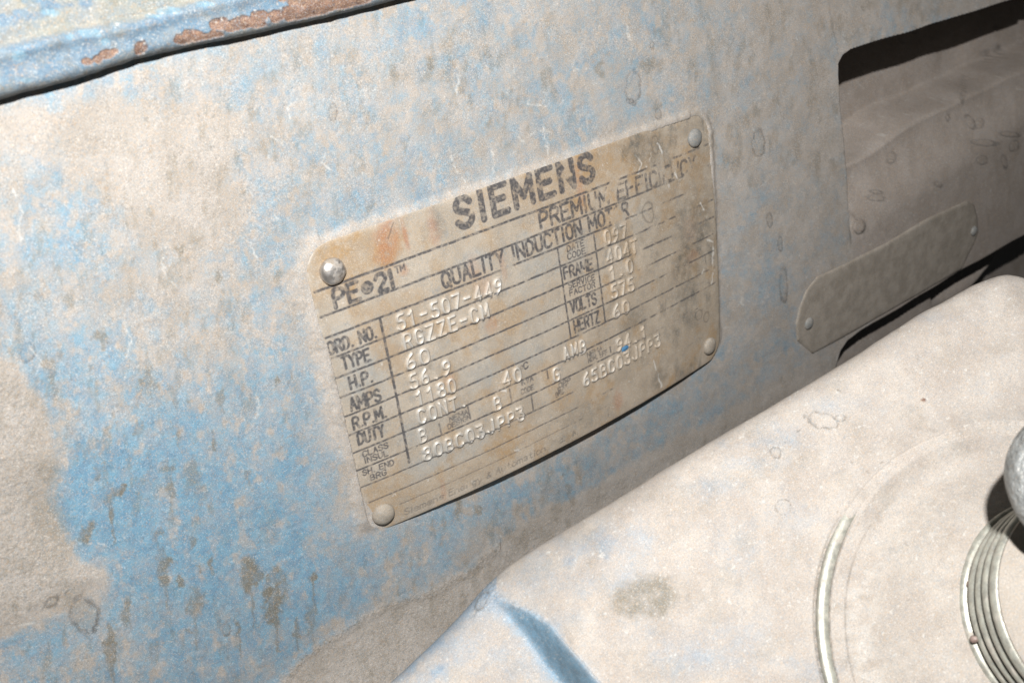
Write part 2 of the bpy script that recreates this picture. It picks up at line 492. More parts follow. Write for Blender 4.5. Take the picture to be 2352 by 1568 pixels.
stain_shade = np.zeros(X.shape)
wpx = (fbm(PX / 20, PY / 20, 3, 85) - .5) * 26; wpy = (fbm(PX / 24, PY / 24, 3, 87) - .5) * 34
nzs = (fbm(PX / 12, PY / 18, 4, 81) - .5) * 1.5
for cx, cy, rx_, ry_, tail in [(1500,150,30,14,0),
    (224,1093,10,17,0),(246,1140,8,24,0),(256,1175,9,30,20),(271,1124,17,8,0),(200,1226,16,30,0),(384,1078,15,10,0),(391,1119,10,22,50),
    (443,1083,14,26,25),(507,914,12,20,15),(489,1011,6,14,10),(404,1001,8,14,10),(307,991,7,14,0),(343,873,18,28,15),(571,1091,6,14,10),
    (376,1298,16,25,0),(380,1329,12,20,45),(438,1242,7,20,0),(361,1231,6,20,15),(485,1293,6,15,10),(453,1306,4,7,0),(578,1324,22,42,75),
    (632,1375,22,60,60),(448,1385,17,36,70),(292,1400,9,22,20),(256,1482,12,50,40),(717,1323,9,14,60),(714,1421,9,38,30),(681,1446,8,25,20),
    (548,1441,8,28,40),(435,1446,10,5,0),(389,1390,5,6,0),(412,1334,7,10,0),(120,858,7,30,20),(665,863,4,20,0),(635,870,4,14,0),
    (258,1236,3,15,0),(435,922,5,6,0),(235,780,20,16,0),(160,690,10,24,0),(413,570,12,16,12),(500,640,8,18,0),(322,880,10,12,0),
    (640,640,9,20,10),(560,720,7,16,0),(700,440,10,14,0),(1000,560,12,9,0),(850,480,8,12,0),(1050,1165,10,18,10),(1095,1180,9,14,0),(1310,1130,7,20,10),
    (1510,240,9,13,0),(1380,160,9,16,0),(900,170,12,20,10),(985,150,10,18,0),(1060,190,9,22,8),(1120,120,8,16,0),(930,330,7,14,0),(1600,170,8,20,0)]:
    b = blob(PX + wpx, PY + wpy, cx, cy, rx_, ry_, .05, .40, nzs)
    if tail:
        d = line_dist(PX + nzs * 5 + wpx * .4, PY, [(cx + 2, cy + ry_ * .6), (cx + 6, cy + ry_ + tail)])
        b = np.maximum(b, .75 * sstep(4.2, 1.2, d))
    stain_shade = np.maximum(stain_shade, b * (.55 + .4 * ((cx * 7 + cy * 3) % 10) / 10))
streaks = sstep(.54, .76, fbm(PX / 17, PY / 42, 4, 91)) * .42
streaks *= sstep(.30, .55, fbm(PX / 260, PY / 260, 2, 93))
stain_shade = np.maximum(stain_shade, streaks * (1 - .7 * sstep(0, 10, sd1)))
dk = blob(PX, PY, 112, 1195, 42, 80, -.45, .8) * .55 + blob(PX, PY, 112, 1075, 26, 34, 0, .8) * .5  # shade of the hollow put into the colour, plus a dark grey smudge
stain_shade = np.maximum(stain_shade, np.clip(dk, 0, 1))
stain_shade = np.maximum(stain_shade, .22 * sstep(.5, .8, fbm(PX / 11, PY / 120, 2, 95)) * sstep(0, 20, sd1) * sstep(2080, 2330, PX))

ringl = np.zeros(X.shape); ringfill = np.zeros(X.shape)
nr = fbm(PX / 12, PY / 12, 3, 101) - .5
for cx, cy, a, b, rot, lw in [(1455,200,17,37,.05,2.2),(1742,330,15,30,.05,1.8),(765,258,9,19,0,1.6),(1800,655,9,38,0,1.6),(1768,505,7,15,0,1.3),(1792,560,5,16,0,1.3),
    (1512,262,7,12,0,1.4),(1498,105,5,9,0,1.2),(2211,205,5,27,0,1.6),(2290,92,5,34,0,1.6),(2047,362,10,13,.3,1.6),(2013,441,14,4.5,.15,1.4),(2013,455,18,7,.1,1.4),
    (2155,424,9,5,.4,1.6),(2256,369,12,10,.2,1.4),(2307,372,6,15,-.2,1.7),(2262,328,27,7,.08,1.6),(2320,309,22,6,.1,1.6),(2228,280,9,20,-.6,1.6),(2249,284,10,12,.5,1.4),
    (2177,270,4,8,0,1.4),(2330,335,10,14,.4,1.6),(2262,130,6,14,0,1.2),(65,810,16,22,.2,2.2),(195,1412,30,40,-.3,5.0),(118,1383,18,9,-.6,2.4),(2100,70,6,8,0,1.0),(1974,520,14,17,.2,1.8),(520,1446,9,14,0,1.8)]:
    c, s = math.cos(rot), math.sin(rot)
    xx = ((PX - cx) * c + (PY - cy) * s) / a; yy = (-(PX - cx) * s + (PY - cy) * c) / b
    r = np.hypot(xx, yy) + nr * .55
    px_ = np.abs(r - 1) * min(a, b)
    ringl = np.maximum(ringl, sstep(lw * 1.5, lw * .3, px_) * (.55 + .45 * sstep(-.3, .5, nr + xx * .2 + yy * .3)))
    ringfill = np.maximum(ringfill, (1 - sstep(.7, 1.0, r)))
H += .0009 * (ringfill * sstep(3, 20, sd1)) - .0006 * ringl
# creases and seams: vertical seam right of the flat, dark line along the window edge
seam = line_dist(PX, PY, [(1898, -60), (1905, 20), (1916, 80), (1925, 122)])
ringl = np.maximum(ringl, .30 * sstep(3.2, .6, seam))
stain_shade = np.maximum(stain_shade, .22 * ringfill)
edge_line = sstep(7, 1, np.abs(sd1 - 1)) * (PY > 200) * (PY < 560)
ringl = np.maximum(ringl, .30 * edge_line)

lime = np.zeros(X.shape)
for pl in [[(665,237),(661,255),(664,272)],[(624,314),(636,320),(649,331)],[(1030,337),(1036,358),(1048,392),(1066,415),(1072,428)],[(27,433),(40,455),(50,492),(41,533),(52,560)],
           [(633,492),(640,503),(643,515)],[(1053,173),(1048,214)],[(1190,315),(1199,330),(1214,309),(1241,301),(1262,303)],[(1247,288),(1252,315),(1258,340),(1252,380)],
           [(1212,231),(1216,240),(1248,243),(1262,247)],[(560,545),(575,560),(590,592)],[(590,905),(596,930),(585,960)],[(285,735),(300,780),(290,820)],
           [(70,800),(95,830),(80,860)],[(380,560),(372,600),(384,640),(410,660)],[(1440,60),(1446,92)],[(1128,345),(1136,372),(1130,400)],[(30,1440),(80,1428),(128,1402)],
           [(195,1250),(225,1245),(240,1252)],[(1590,300),(1580,318),(1600,330)],[(1700,640),(1706,700)],[(745,350),(740,372),(760,392)]]:
    d = line_dist(PX + (fbm(PX / 8, PY / 8, 2, 111) - .5) * 12, PY, pl)
    lime = np.maximum(lime, .8 * sstep(3.6, .5, d) * sstep(.25, .5, fbm(PX / 10, PY / 10, 2, 113)))
vein = np.abs(fbm(PX / 55, PY / 75, 3, 121) - .5)
lime = np.maximum(lime, .28 * sstep(.008, .002, vein) * sstep(.66, .76, fbm(PX / 120, PY / 120, 2, 123)) * (np.maximum(sd1, sd2) < 0))
lime = np.maximum(lime, .6 * sstep(.84, .90, fbm(PX / 7, PY / 7, 2, 131)))
chipb = np.zeros(X.shape)
rough = np.clip(.65 * sstep(-10, 45, lowleft) + .55 * sstep(-5, 30, foot) + .9 * sstep(18, 0, np.abs(foot)) * (PX < 1150), 0, 1)
H += rough * .0009 * (fbm(X / 7, Y / 7, 2, 141) - .5) * (X < 1250)
stain_shade = np.maximum(stain_shade, .55 * rough * sstep(.58, .72, fbm(PX / 6, PY / 6, 2, 143)) * (PX < 1250))
wallW = Wb + H
co = P3(U, V, wallW) - np.array(motor.location)
drop_far = (~fnd)
keep = ~(drop_far[:-1, :-1] | drop_far[1:, :-1] | drop_far[1:, 1:] | drop_far[:-1, 1:])
grid_mesh('casing', co, M_CASE, motor, {'masks': (blue, stain_shade, .20 * sstep(0, 12, np.maximum(sd1, sd2)) + .05 * sstep(1500, 1900, PX), lime), 'marks': (ringl, chipb, rough, stain_shade * 0)}, keep)

# ------------------------------------------------------------------ lip (rolled edge of the end cover, upper left)
LIPB = [(-400, 322), (0, 231), (182, 183), (319, 137), (456, 106), (638, 68), (866, 14), (960, -10), (1100, -90), (1300, -190)]
def lip_dist(x, y):
    yb = np.interp(x, [p[0] for p in LIPB], [p[1] for p in LIPB])
    return (yb - y) * .965
xs = axis(-260, 1300, -12, 1000, 2.6); ys = np.concatenate([np.arange(-330, -14, 9.), np.arange(-12, 330, 2.2)])
X, Y = np.meshgrid(xs, ys)
LW = .024
Pl = toplane(X, Y, np.array([0, 0, LW]), np.array([0, 0, 1.]))
d = lip_dist(X + (fbm(X / 30, Y / 30, 2, 3) - .5) * 3, Y + (fbm(X / 40, Y / 40, 3, 4) - .5) * 5)
k = 1 / 1650.                                     # px to local units here
dd = d * k; r = .020
H = np.where(dd < r, -(r - np.sqrt(np.clip(r * r - (r - np.clip(dd, 0, r)) ** 2, 0, None))), 0)
H = H - np.where(dd < 0, np.minimum(-dd * 6, .10), 0)
crease_y = np.interp(X, [-400, 0, 137, 319, 424, 700, 1300], [205, 107, 73, 41, 9, -60, -220])
cr = (Y - crease_y)
H = H - .012 * sstep(14, -12, cr + (fbm(X / 40, Y / 40, 2, 6) - .5) * 10)
H += .004 * np.exp(-((cr - 22) / 16) ** 2)
H += .0035 * (fbm(X / 60, Y / 60, 2, 7) - .5) + .0009 * (fbm(X / 14, Y / 14, 3, 9) - .5)
rust = np.zeros(X.shape); nn = (fbm(X / 16, Y / 16, 3, 13) - .5) * .8
for cx, cy, a, b in [(203,142,14,9),(225,137,14,9),(246,124,20,12),(262,118,10,7),(326,111,17,19),(420,92,24,14),(440,80,22,12),(455,88,26,14),(478,84,20,10),(506,55,24,18),(495,82,22,13),
                     (530,62,18,12),(545,55,22,14),(560,52,22,16),(598,40,24,16),(590,55,30,10),(638,38,24,16),(665,32,22,18),(690,30,40,20),(725,14,50,28),(760,12,40,16),(800,-2,60,20),(840,-14,50,16),(650,-2,12,8),(700,2,40,16),(880,-30,60,16)]:
    rust = np.maximum(rust, 1 - sstep(.86, 1.06, np.hypot((X - cx) / a, (Y - cy) / b) + nn))
rust *= sstep(4, 12, d)
chip = np.zeros(X.shape)
for cx, cy, a, b in [(43,128,18,15),(241,97,11,10),(205,77,28,10),(388,25,28,9),(350,38,16,6),(160,85,10,7),(60,185,12,6),(120,30,26,9),(470,10,20,8)]:
    chip = np.maximum(chip, .55 * (1 - sstep(.75, 1.15, np.hypot((X - cx) / a, (Y - cy) / b) + nn)))
H -= .0028 * rust + .0012 * chip
H += .0012 * sstep(.5, .02, np.abs(rust - .3)) * (rust > .02)
bl = .80 + (fbm(X / 45, Y / 30, 4, 15) - .5) * .8
bl = bl - .50 * sstep(12, -14, cr) - .35 * np.exp(-((cr + 2) / 9) ** 2) + (fbm(X / 9, Y / 9, 3, 17) - .5) * .35
bl += .55 * sstep(-20, -60, cr) * sstep(.50, .62, fbm(X / 60, Y / 40, 3, 19))
lime = .5 * sstep(.018, .004, np.abs(fbm(X / 26, Y / 26, 3, 23) - .52)) * sstep(.46, .6, fbm(X / 60, Y / 60, 2, 25)) * (cr > -6)
lime = np.maximum(lime, .9 * sstep(.80, .87, fbm(X / 7, Y / 7, 2, 27)))
lst = .8 * sstep(26, 6, d + nn * 22) * (1 - rust) * .7 + .35 * sstep(.6, .75, fbm(X / 20, Y / 20, 3, 29))
ringl = .45 * sstep(.35, .1, np.abs(rust - .22)) * (rust > .03) + .5 * sstep(4, 1, np.abs(cr + 9)) * sstep(.45, .6, fbm(X / 25, Y / 25, 2, 33))
co = P3(Pl[..., 0], Pl[..., 1], Pl[..., 2] + H) - np.array(motor.location)
grid_mesh('cover_flange', co, M_LIP, motor, {'masks': (bl, lst, rust, lime), 'marks': (ringl, chip, np.clip(.4 + rust, 0, 1) * .5, rust * 0)})

# ------------------------------------------------------------------ nameplate
GL = {
 'A': [[(0,0),(.5,1),(1,0)],[(.2,.36),(.8,.36)]], 'B': [[(0,0),(0,1),(.6,1),(.9,.85),(.9,.65),(.6,.52),(0,.52)],[(.6,.52),(1,.38),(1,.14),(.65,0),(0,0)]],
 'C': [[(1,.82),(.75,1),(.25,1),(0,.8),(0,.2),(.25,0),(.75,0),(1,.18)]], 'D': [[(0,0),(0,1),(.55,1),(1,.75),(1,.25),(.55,0),(0,0)]],
 'E': [[(1,1),(0,1),(0,0),(1,0)],[(0,.52),(.8,.52)]], 'F': [[(1,1),(0,1),(0,0)],[(0,.52),(.8,.52)]],
 'G': [[(1,.82),(.75,1),(.25,1),(0,.8),(0,.2),(.25,0),(.75,0),(1,.2),(1,.45),(.6,.45)]], 'H': [[(0,0),(0,1)],[(1,0),(1,1)],[(0,.5),(1,.5)]],
 'I': [[(.5,0),(.5,1)]], 'J': [[(.9,1),(.9,.2),(.65,0),(.25,0),(0,.2)]], 'K': [[(0,0),(0,1)],[(1,1),(0,.42)],[(.3,.6),(1,0)]], 'L': [[(0,1),(0,0),(.95,0)]],
 'M': [[(0,0),(0,1),(.5,.3),(1,1),(1,0)]], 'N': [[(0,0),(0,1),(1,0),(1,1)]], 'O': [[(.3,0),(0,.22),(0,.78),(.3,1),(.7,1),(1,.78),(1,.22),(.7,0),(.3,0)]],
 'P': [[(0,0),(0,1),(.65,1),(1,.86),(1,.6),(.65,.46),(0,.46)]], 'Q': [[(.3,0),(0,.22),(0,.78),(.3,1),(.7,1),(1,.78),(1,.22),(.7,0),(.3,0)],[(.6,.25),(1,-.08)]],
 'R': [[(0,0),(0,1),(.65,1),(1,.86),(1,.62),(.65,.48),(0,.48)],[(.55,.48),(1,0)]], 'S': [[(.97,.82),(.7,1),(.3,1),(.03,.82),(.05,.62),(.95,.40),(1,.18),(.7,0),(.3,0),(0,.18)]],
 'T': [[(0,1),(1,1)],[(.5,1),(.5,0)]], 'U': [[(0,1),(0,.2),(.3,0),(.7,0),(1,.2),(1,1)]], 'V': [[(0,1),(.5,0),(1,1)]], 'W': [[(0,1),(.25,0),(.5,.7),(.75,0),(1,1)]],
 'X': [[(0,0),(1,1)],[(0,1),(1,0)]], 'Y': [[(0,1),(.5,.5),(1,1)],[(.5,.5),(.5,0)]], 'Z': [[(0,1),(1,1),(0,0),(1,0)]],
 '0': [[(.3,0),(0,.22),(0,.78),(.3,1),(.7,1),(1,.78),(1,.22),(.7,0),(.3,0)]], '1': [[(.15,.78),(.55,1),(.55,0)]],
 '2': [[(0,.78),(.25,1),(.75,1),(1,.8),(1,.6),(0,0),(1,0)]], '3': [[(0,1),(1,1),(.45,.58),(.8,.55),(1,.35),(.9,.1),(.6,0),(.2,0),(0,.15)]],
 '4': [[(.75,0),(.75,1),(0,.3),(1,.3)]], '5': [[(.95,1),(.1,1),(.05,.56),(.6,.6),(1,.42),(.95,.12),(.6,0),(.2,0),(0,.12)]],
 '6': [[(.85,1),(.3,.75),(0,.35),(.1,.08),(.4,0),(.8,.05),(1,.25),(.85,.48),(.4,.52),(.05,.35)]], '7': [[(0,1),(1,1),(.35,0)]],
 '8': [[(.3,.54),(.05,.7),(.1,.92),(.4,1),(.7,1),(.93,.9),(.93,.68),(.7,.54),(.3,.54),(0,.35),(0,.12),(.3,0),(.7,0),(1,.12),(1,.35),(.7,.54)]],
 '9': [[(.15,0),(.7,.25),(1,.65),(.9,.92),(.6,1),(.2,.95),(0,.75),(.15,.52),(.6,.48),(.95,.65)]], '-': [[(.1,.48),(.9,.48)]], '.': [[(.45,.03),(.55,.03)]], ',': [[(.5,.05),(.4,-.12)]],
 '&': [[(1,0),(.2,.7),(.3,.95),(.6,.95),(.65,.7),(0,.3),(.1,.05),(.5,0),(.95,.4)]], 'o': [[(.2,0),(0,.2),(0,.45),(.2,.62),(.8,.62),(1,.45),(1,.2),(.8,0),(.2,0)]],
 'a': [[(.1,.55),(.4,.64),(.8,.6),(.9,.45),(.9,0)],[(.9,.35),(.3,.32),(.05,.15),(.3,0),(.9,.12)]], 'e': [[(0,.33),(1,.33),(.9,.55),(.5,.65),(.1,.5),(0,.25),(.2,.03),(.6,0),(.95,.1)]],
 'i': [[(.5,0),(.5,.62)],[(.5,.85),(.5,.88)]], 'm': [[(0,0),(0,.62)],[(0,.5),(.25,.63),(.5,.5),(.5,0)],[(.5,.5),(.75,.63),(1,.5),(1,0)]], 'n': [[(0,0),(0,.62)],[(0,.45),(.4,.63),(.9,.5),(.95,0)]],
 's': [[(.95,.52),(.5,.63),(.1,.5),(.2,.36),(.85,.26),(.9,.1),(.5,0),(.05,.1)]], 'r': [[(.1,0),(.1,.62)],[(.1,.4),(.4,.6),(.9,.6)]], 'g': [[(.95,.62),(.95,-.1),(.6,-.28),(.1,-.2)],[(.95,.45),(.5,.63),(.05,.4),(.1,.1),(.5,0),(.95,.15)]],
 'y': [[(0,.62),(.5,.02)],[(1,.62),(.4,-.25),(.1,-.28)]], 'u': [[(0,.62),(.05,.12),(.4,0),(.9,.15)],[(.92,.62),(.92,0)]], 't': [[(.45,.9),(.45,.1),(.7,0),(.95,.05)],[(.1,.62),(.9,.62)]],
 'c': [[(.95,.5),(.5,.63),(.08,.42),(.1,.12),(.5,0),(.95,.12)]], 'd': [[(.92,1),(.92,0)],[(.92,.45),(.5,.63),(.05,.4),(.1,.1),(.5,0),(.92,.15)]]}


def smooth_poly(pts, it=2):
    if len(pts) < 4: return pts
    for _ in range(it):
        out = [pts[0]]
        for a, b in zip(pts[:-1], pts[1:]):
            out += [(.8 * a[0] + .2 * b[0], .8 * a[1] + .2 * b[1]), (.2 * a[0] + .8 * b[0], .2 * a[1] + .8 * b[1])]
        pts = out + [pts[-1]]
    return pts


ROUND = set('CGOSUQDBPRJ0235689&aceogsudnmyr')


def plate_uv(x, y):                              # photo direction (3072 px scale) -> (u, v) on the bent plate
    x = np.array([x / 1.306122]); y = np.array([y / 1.306122])
    u, v, w, f_ = march(x, y, plate_w, 1.2, 3.2, 160)
    return float(u[0]), float(v[0])


NU, NV = 720, 470
uu = np.linspace(0, 1, NU); vv = np.linspace(0, VB, NV)
rc = .052
inset = np.zeros(NV)
for i, v in enumerate(vv):
    e = min(v, VB - v)
    if e < rc: inset[i] = rc - math.sqrt(max(rc * rc - (rc - e) ** 2, 0))
PU = inset[:, None] + (1 - 2 * inset[:, None]) * uu[None, :]
PV = np.repeat(vv[:, None], NU, 1)
INK = np.zeros((NV, NU)); EMB = np.full((NV, NU), 9.0); EMBW = np.zeros((NV, NU))


def slicer(u0, u1, v0, v1):
    i0 = max(int((v0 - .004) / VB * (NV - 1)), 0); i1 = min(int((v1 + .004) / VB * (NV - 1)) + 2, NV)
    j0 = max(int((u0 - .06) * (NU - 1)), 0); j1 = min(int((u1 + .06) * (NU - 1)) + 2, NU)
    return slice(i0, i1), slice(j0, j1)


def glyph_segs(ch):
    out = []
    for pl in GL.get(ch, []):
        out.append(smooth_poly(pl) if ch in ROUND else pl)
    return out


def put(text, x0, y0, x1, y1, h, lw, emb=False, gap=.45, slant=0.0, narrow='I.1,i', jit=0.0, strength=1.0):
    """baseline runs from (x0, y0) to (x1, y1) in the photograph; h and lw are in plate widths"""
    (ua, va), (ub, vb) = plate_uv(x0, y0), plate_uv(x1, y1)
    wid = [(.30 if c in narrow else (.55 if c == ' ' else (1.25 if c in 'MWm' else 1.0))) for c in text]
    if emb: wid = [1.0] * len(text)
    tot = sum(wid) + gap * (len(text) - 1)
    un = (ub - ua) / tot; p = 0
    rnd = np.random.RandomState(len(text) * 7 + int(x0))
    for c, wdt in zip(text, wid):
        gu = ua + p * un; gv = va + (vb - va) * (p / tot); p += wdt + gap
        if c == ' ': continue
        if jit: gv += (rnd.rand() - .5) * jit; gu += (rnd.rand() - .5) * jit
        gw = wdt * un
        sl = slicer(gu - .01, gu + gw + .01, gv - h * 1.1, gv + h * .35)
        su, sv = PU[sl], PV[sl]
        if c == 'o' and text == 'PEo21':           # the round dot
            dd_ = np.maximum(np.hypot(su - gu - gw * .5, sv - gv + h * .48) - h * .26, 0)
            d_ = dd_
        else:
            d_ = np.full(su.shape, 9.)
            for pl in glyph_segs(c):
                pts = [(gu + q[0] * gw + slant * q[1] * h, gv - q[1] * h) for q in pl]
                if emb and c == '.': pts = [(gu + gw * .45, gv - h * .08), (gu + gw * .55, gv - h * .08)]
                d_ = np.minimum(d_, line_dist(su, sv, pts))
        if emb:
            EMB[sl] = np.minimum(EMB[sl], d_ / lw)
        else:
            INK[sl] = np.maximum(INK[sl], strength * sstep(lw * .5 + .0011, lw * .5 - .0007, d_))


# big print
put('SIEMENS', 1378, 685, 1782, 537, .053, .0135, gap=.62, narrow='I')
put('PREMIUM EFFICIENCY', 1624, 685, 2088, 512, .0320, .0064, gap=.42)
put('PEo21', 1008, 922, 1184, 861, .0325, .0080, gap=.42)
put('TM', 1189, 820, 1216, 809, .012, .0026)
put('QUALITY INDUCTION MOTOR', 1332, 864, 1886, 645, .0280, .0058, gap=.42)
for a in [('ORD. NO.', 988, 1064, 1131, 1011, .0225), ('TYPE', 1031, 1108, 1112, 1081, .0235), ('H.P.', 1054, 1167, 1119, 1144, .0235), ('AMPS', 1055, 1232, 1144, 1201, .0245),
          ('R.P.M.', 1063, 1288, 1160, 1250, .0240), ('DUTY', 1078, 1334, 1154, 1307, .0240), ('FRAME', 1695, 837, 1779, 808, .0235),
          ('VOLTS', 1716, 940, 1790, 911, .0250), ('HERTZ', 1726, 997, 1799, 966, .0255)]:
    put(*a, .0050, gap=.40)
for a in [('DATE', 1703, 756, 1752, 736), ('CODE', 1705, 779, 1757, 760), ('SERVICE', 1708, 866, 1785, 840), ('FACTOR', 1711, 888, 1786, 862), ('CLASS', 1091, 1371, 1165, 1342),
          ('INSUL', 1096, 1390, 1165, 1366), ('SH. END', 1091, 1427, 1182, 1394), ('BRG', 1114, 1441, 1160, 1423), ('3PH', 2086, 871, 2128, 854)]:
    put(*a, .0120, .0024, gap=.45)
for a in [('NEMA', 1350, 1265, 1404, 1241), ('DESIGN', 1345, 1287, 1412, 1256), ('KVA', 1567, 1155, 1600, 1140), ('CODE', 1565, 1183, 1602, 1167), ('NEMA', 1763, 1072, 1806, 1051),
          ('NOM. EFF', 1766, 1088, 1822, 1062), ('OPP', 1678, 1163, 1712, 1145), ('END', 1676, 1178, 1710, 1160), ('BRG', 1668, 1192, 1692, 1179)]:
    put(*a, .0105, .0024, gap=.40, strength=.8)
put('C', 1574, 1108, 1585, 1103, .014, .003)
(a0, b0) = plate_uv(1566, 1102)
sl = slicer(a0 - .01, a0 + .01, b0 - .01, b0 + .01); dd_ = np.abs(np.hypot(PU[sl] - a0, PV[sl] - b0) - .0032)
INK[sl] = np.maximum(INK[sl], .8 * sstep(.0022, .0008, dd_))
put('Siemens Energy & Automation, Inc.  Made in U.S.A.', 1215, 1545, 1870, 1228, .0150, .0023, gap=.35, slant=.12, strength=.62)
# stamped characters
for a in [('51-507-449', 1196, 990, 1506, 877), ('RGZZE-CM', 1216, 1046, 1466, 952), ('60', 1221, 1109, 1288, 1086), ('56.9', 1234, 1166, 1352, 1120), ('1180', 1253, 1216, 1366, 1174),
          ('CONT.', 1258, 1271, 1402, 1217), ('40', 1513, 1158, 1563, 1139), ('AMB', 1693, 1082, 1756, 1056), ('B', 1260, 1327, 1279, 1319), ('B', 1486, 1231, 1503, 1224), ('G', 1662, 1144, 1678, 1137),
          ('94.1', 1852, 1055, 1938, 1012), ('80BC03JPP3', 1274, 1381, 1571, 1256), ('65BC03JPP3', 1752, 1158, 1980, 1036), ('097', 1817, 735, 1879, 712), ('404T', 1824, 791, 1912, 757),
          ('1.0', 1833, 840, 1897, 815), ('575', 1837, 896, 1901, 869), ('60', 1842, 956, 1887, 937)]:
    put(*a, .0285, .0021, emb=True, gap=.75, jit=.001)

# ruled lines (with the real distances of the rows)
RN = {'C1': .1133, 'C2': .5257, 'C3': .6239}
def rule(u0, v0, u1, v1, lw=.0040, strength=1.0):
    sl = slicer(min(u0, u1), max(u0, u1), min(v0, v1), max(v0, v1))
    wob = (fbm(PU[sl] * 40, PV[sl] * 40, 2, 301) - .5) * .0014
    INK[sl] = np.maximum(INK[sl], strength * sstep(lw * .5 + .0010, lw * .5 - .0008, seg_dist(PU[sl], PV[sl] + wob, u0, v0, u1, v1)))
for kx in 'ABC': rule(.006, ROW[kx], .992, ROW[kx], .0044 if kx != 'A' else .0048)
for kx in 'DE': rule(.006, ROW[kx], .992, ROW[kx], .0042)
for kx in 'FGHIJ': rule(.006, ROW[kx], .985, ROW[kx], .0038)
rule(.006, ROW['K'], .93, ROW['K'], .0034, .9); rule(.02, ROW['L'], .93, ROW['L'], .0030, .85); rule(.08, .562, .90, .562, .0026, .6)
rule(RN['C1'], ROW['C'], RN['C1'], ROW['K'] - .012, .0052); rule(RN['C2'], ROW['C'], RN['C2'], ROW['H'], .0042); rule(RN['C3'], ROW['C'], RN['C3'], ROW['H'], .0042)
for (xa, ya, xb, yb) in [(1317,1271,1324,1302),(1529,1167,1536,1209),(1641,1109,1645,1136),(1594,1185,1601,1234),(1830,1040,1833,1058),(1403,1218,1410,1250)]:
    p = plate_uv(xa, ya); q = plate_uv(xb, yb); rule(*p, *q, .0036, .8)
rule(.955, ROW['H'] - .040, .955, ROW['H'], .003, .8)

# wear of the print: dust hides it in patches, more towards the right
nI = fbm(PU * 62, PV * 62, 4, 201); nI2 = fbm(PU * 14, PV * 14, 3, 211); nI3 = fbm(PU * 190, PV * 190, 2, 215)
wear = .30 + .12 * sstep(.55, .75, PU) + .08 * sstep(.66, 1, PU) + .15 * sstep(.38, .5, PV) * sstep(.45, .6, PU) + .16 * sstep(.50, .58, PV)
for (x, y, r_, a_) in [(1847, 655, .015, .9), (1836, 568, .012, .5), (1420, 640, .014, .15), (1696, 520, .016, .30), (1525, 800, .02, .35), (1190, 815, .02, .1),
                       (1700, 880, .018, .28), (1640, 1180, .03, .3), (1800, 1090, .02, .2), (2110, 560, .03, .3), (2090, 515, .03, .35), (1000, 905, .015, .08), (1880, 540, .03, .15), (1750, 1180, .03, .5), (2060, 700, .03, .35)]:
    a0, b0 = plate_uv(x, y)
    wear += a_ * np.exp(-((PU - a0) ** 2 + (PV - b0) ** 2) / (r_ * r_))
keepI = sstep(wear - .06, wear + .10, nI * .62 + nI2 * .38 + .035)
keepI = np.clip(keepI * (.55 + .45 * sstep(.30, .5, nI3)) , 0, 1)
INK = INK * keepI * (.90 - .22 * sstep(.55, 1.0, PU) - .12 * sstep(.45, .6, PV))
# relief of the plate
wobb = 1 + .25 * (fbm(PU * 90, PV * 90, 2, 221) - .5)
prof = np.exp(-(EMB * wobb) ** 2 * .85)
rel = np.where(PU > .40, .85, 1.0)
HP = .0042 * prof * rel
HP += .0012 * (np.exp(-(EMB / 3.2) ** 2)) * (fbm(PU * 30, PV * 30, 2, 222))
HP += .0016 * (fbm(PU * 9, PV * 9, 3, 223) - .5) + .0007 * (fbm(PU * 45, PV * 45, 3, 225) - .5) - .00035 * INK
edge = np.minimum(np.minimum(PU - inset[:, None], 1 - inset[:, None] - PU), np.minimum(PV, VB - PV))
HP -= .0012 * np.exp(-edge / .003)
raised = prof * sstep(.80, .45, PU + .25 * (fbm(PU * 25, PV * 25, 2, 227) - .5)) * (.40 + .6 * sstep(.4, .6, nI))
raised = np.clip(raised, 0, .75)
rim = np.exp(-(PU - inset[:, None]) / .0018) * sstep(.42, .55, fbm(PU * 20, PV * 50, 2, 229)) * (PV < .5)
raised = np.maximum(raised, .6 * rim)
pstain = np.zeros(PU.shape); red = np.zeros(PU.shape); dark = np.zeros(PU.shape); cool = np.zeros(PU.shape)
nzp = (fbm(PU * 40, PV * 34, 3, 231) - .5) * 1.1
def pblob(arr, x, y, a, b, amt, rot=0, soft=.6):
    a0, b0 = plate_uv(x, y)
    arr[:] = np.maximum(arr, amt * blob(PU, PV, a0, b0, a, b, rot, soft, nzp))
for q in [(1010, 770, .06, .04, .5), (1100, 760, .09, .04, .5), (1060, 820, .05, .03, .6), (980, 870, .03, .02, .6), (1230, 900, .04, .02, .5), (1240, 970, .04, .02, .35), (1620, 560, .07, .025, .45),
          (1800, 480, .10, .05, .5), (1900, 430, .05, .03, .5), (2000, 1180, .06, .04, .35), (1380, 1420, .2, .03, .3), (2060, 790, .04, .05, .35), (1700, 600, .05, .05, .4), (1500, 1350, .1, .03, .25), (1400, 840, .04, .03, .3)]:
    pblob(pstain, *q)
for q in [(1168, 715, .024, .038, .75, .3), (1155, 760, .018, .02, .5), (1215, 705, .006, .03, .7), (1300, 680, .012, .03, .5), (1210, 808, .010, .010, .6), (1345, 1140, .012, .012, .4), (1420, 800, .012, .02, .35),
          (1510, 800, .008, .03, .3), (1740, 560, .01, .05, .45), (2082, 765, .02, .014, .5), (1855, 1330 - 130, .012, .025, .5), (1450, 860, .02, .02, .3), (1475, 975, .015, .015, .4), (2070, 690, .02, .03, .3), (1330, 1470, .006, .03, .4), (1790, 1300, .012, .012, .3)]:
    pblob(red, *q[:5], *(q[5:] or (0,)))
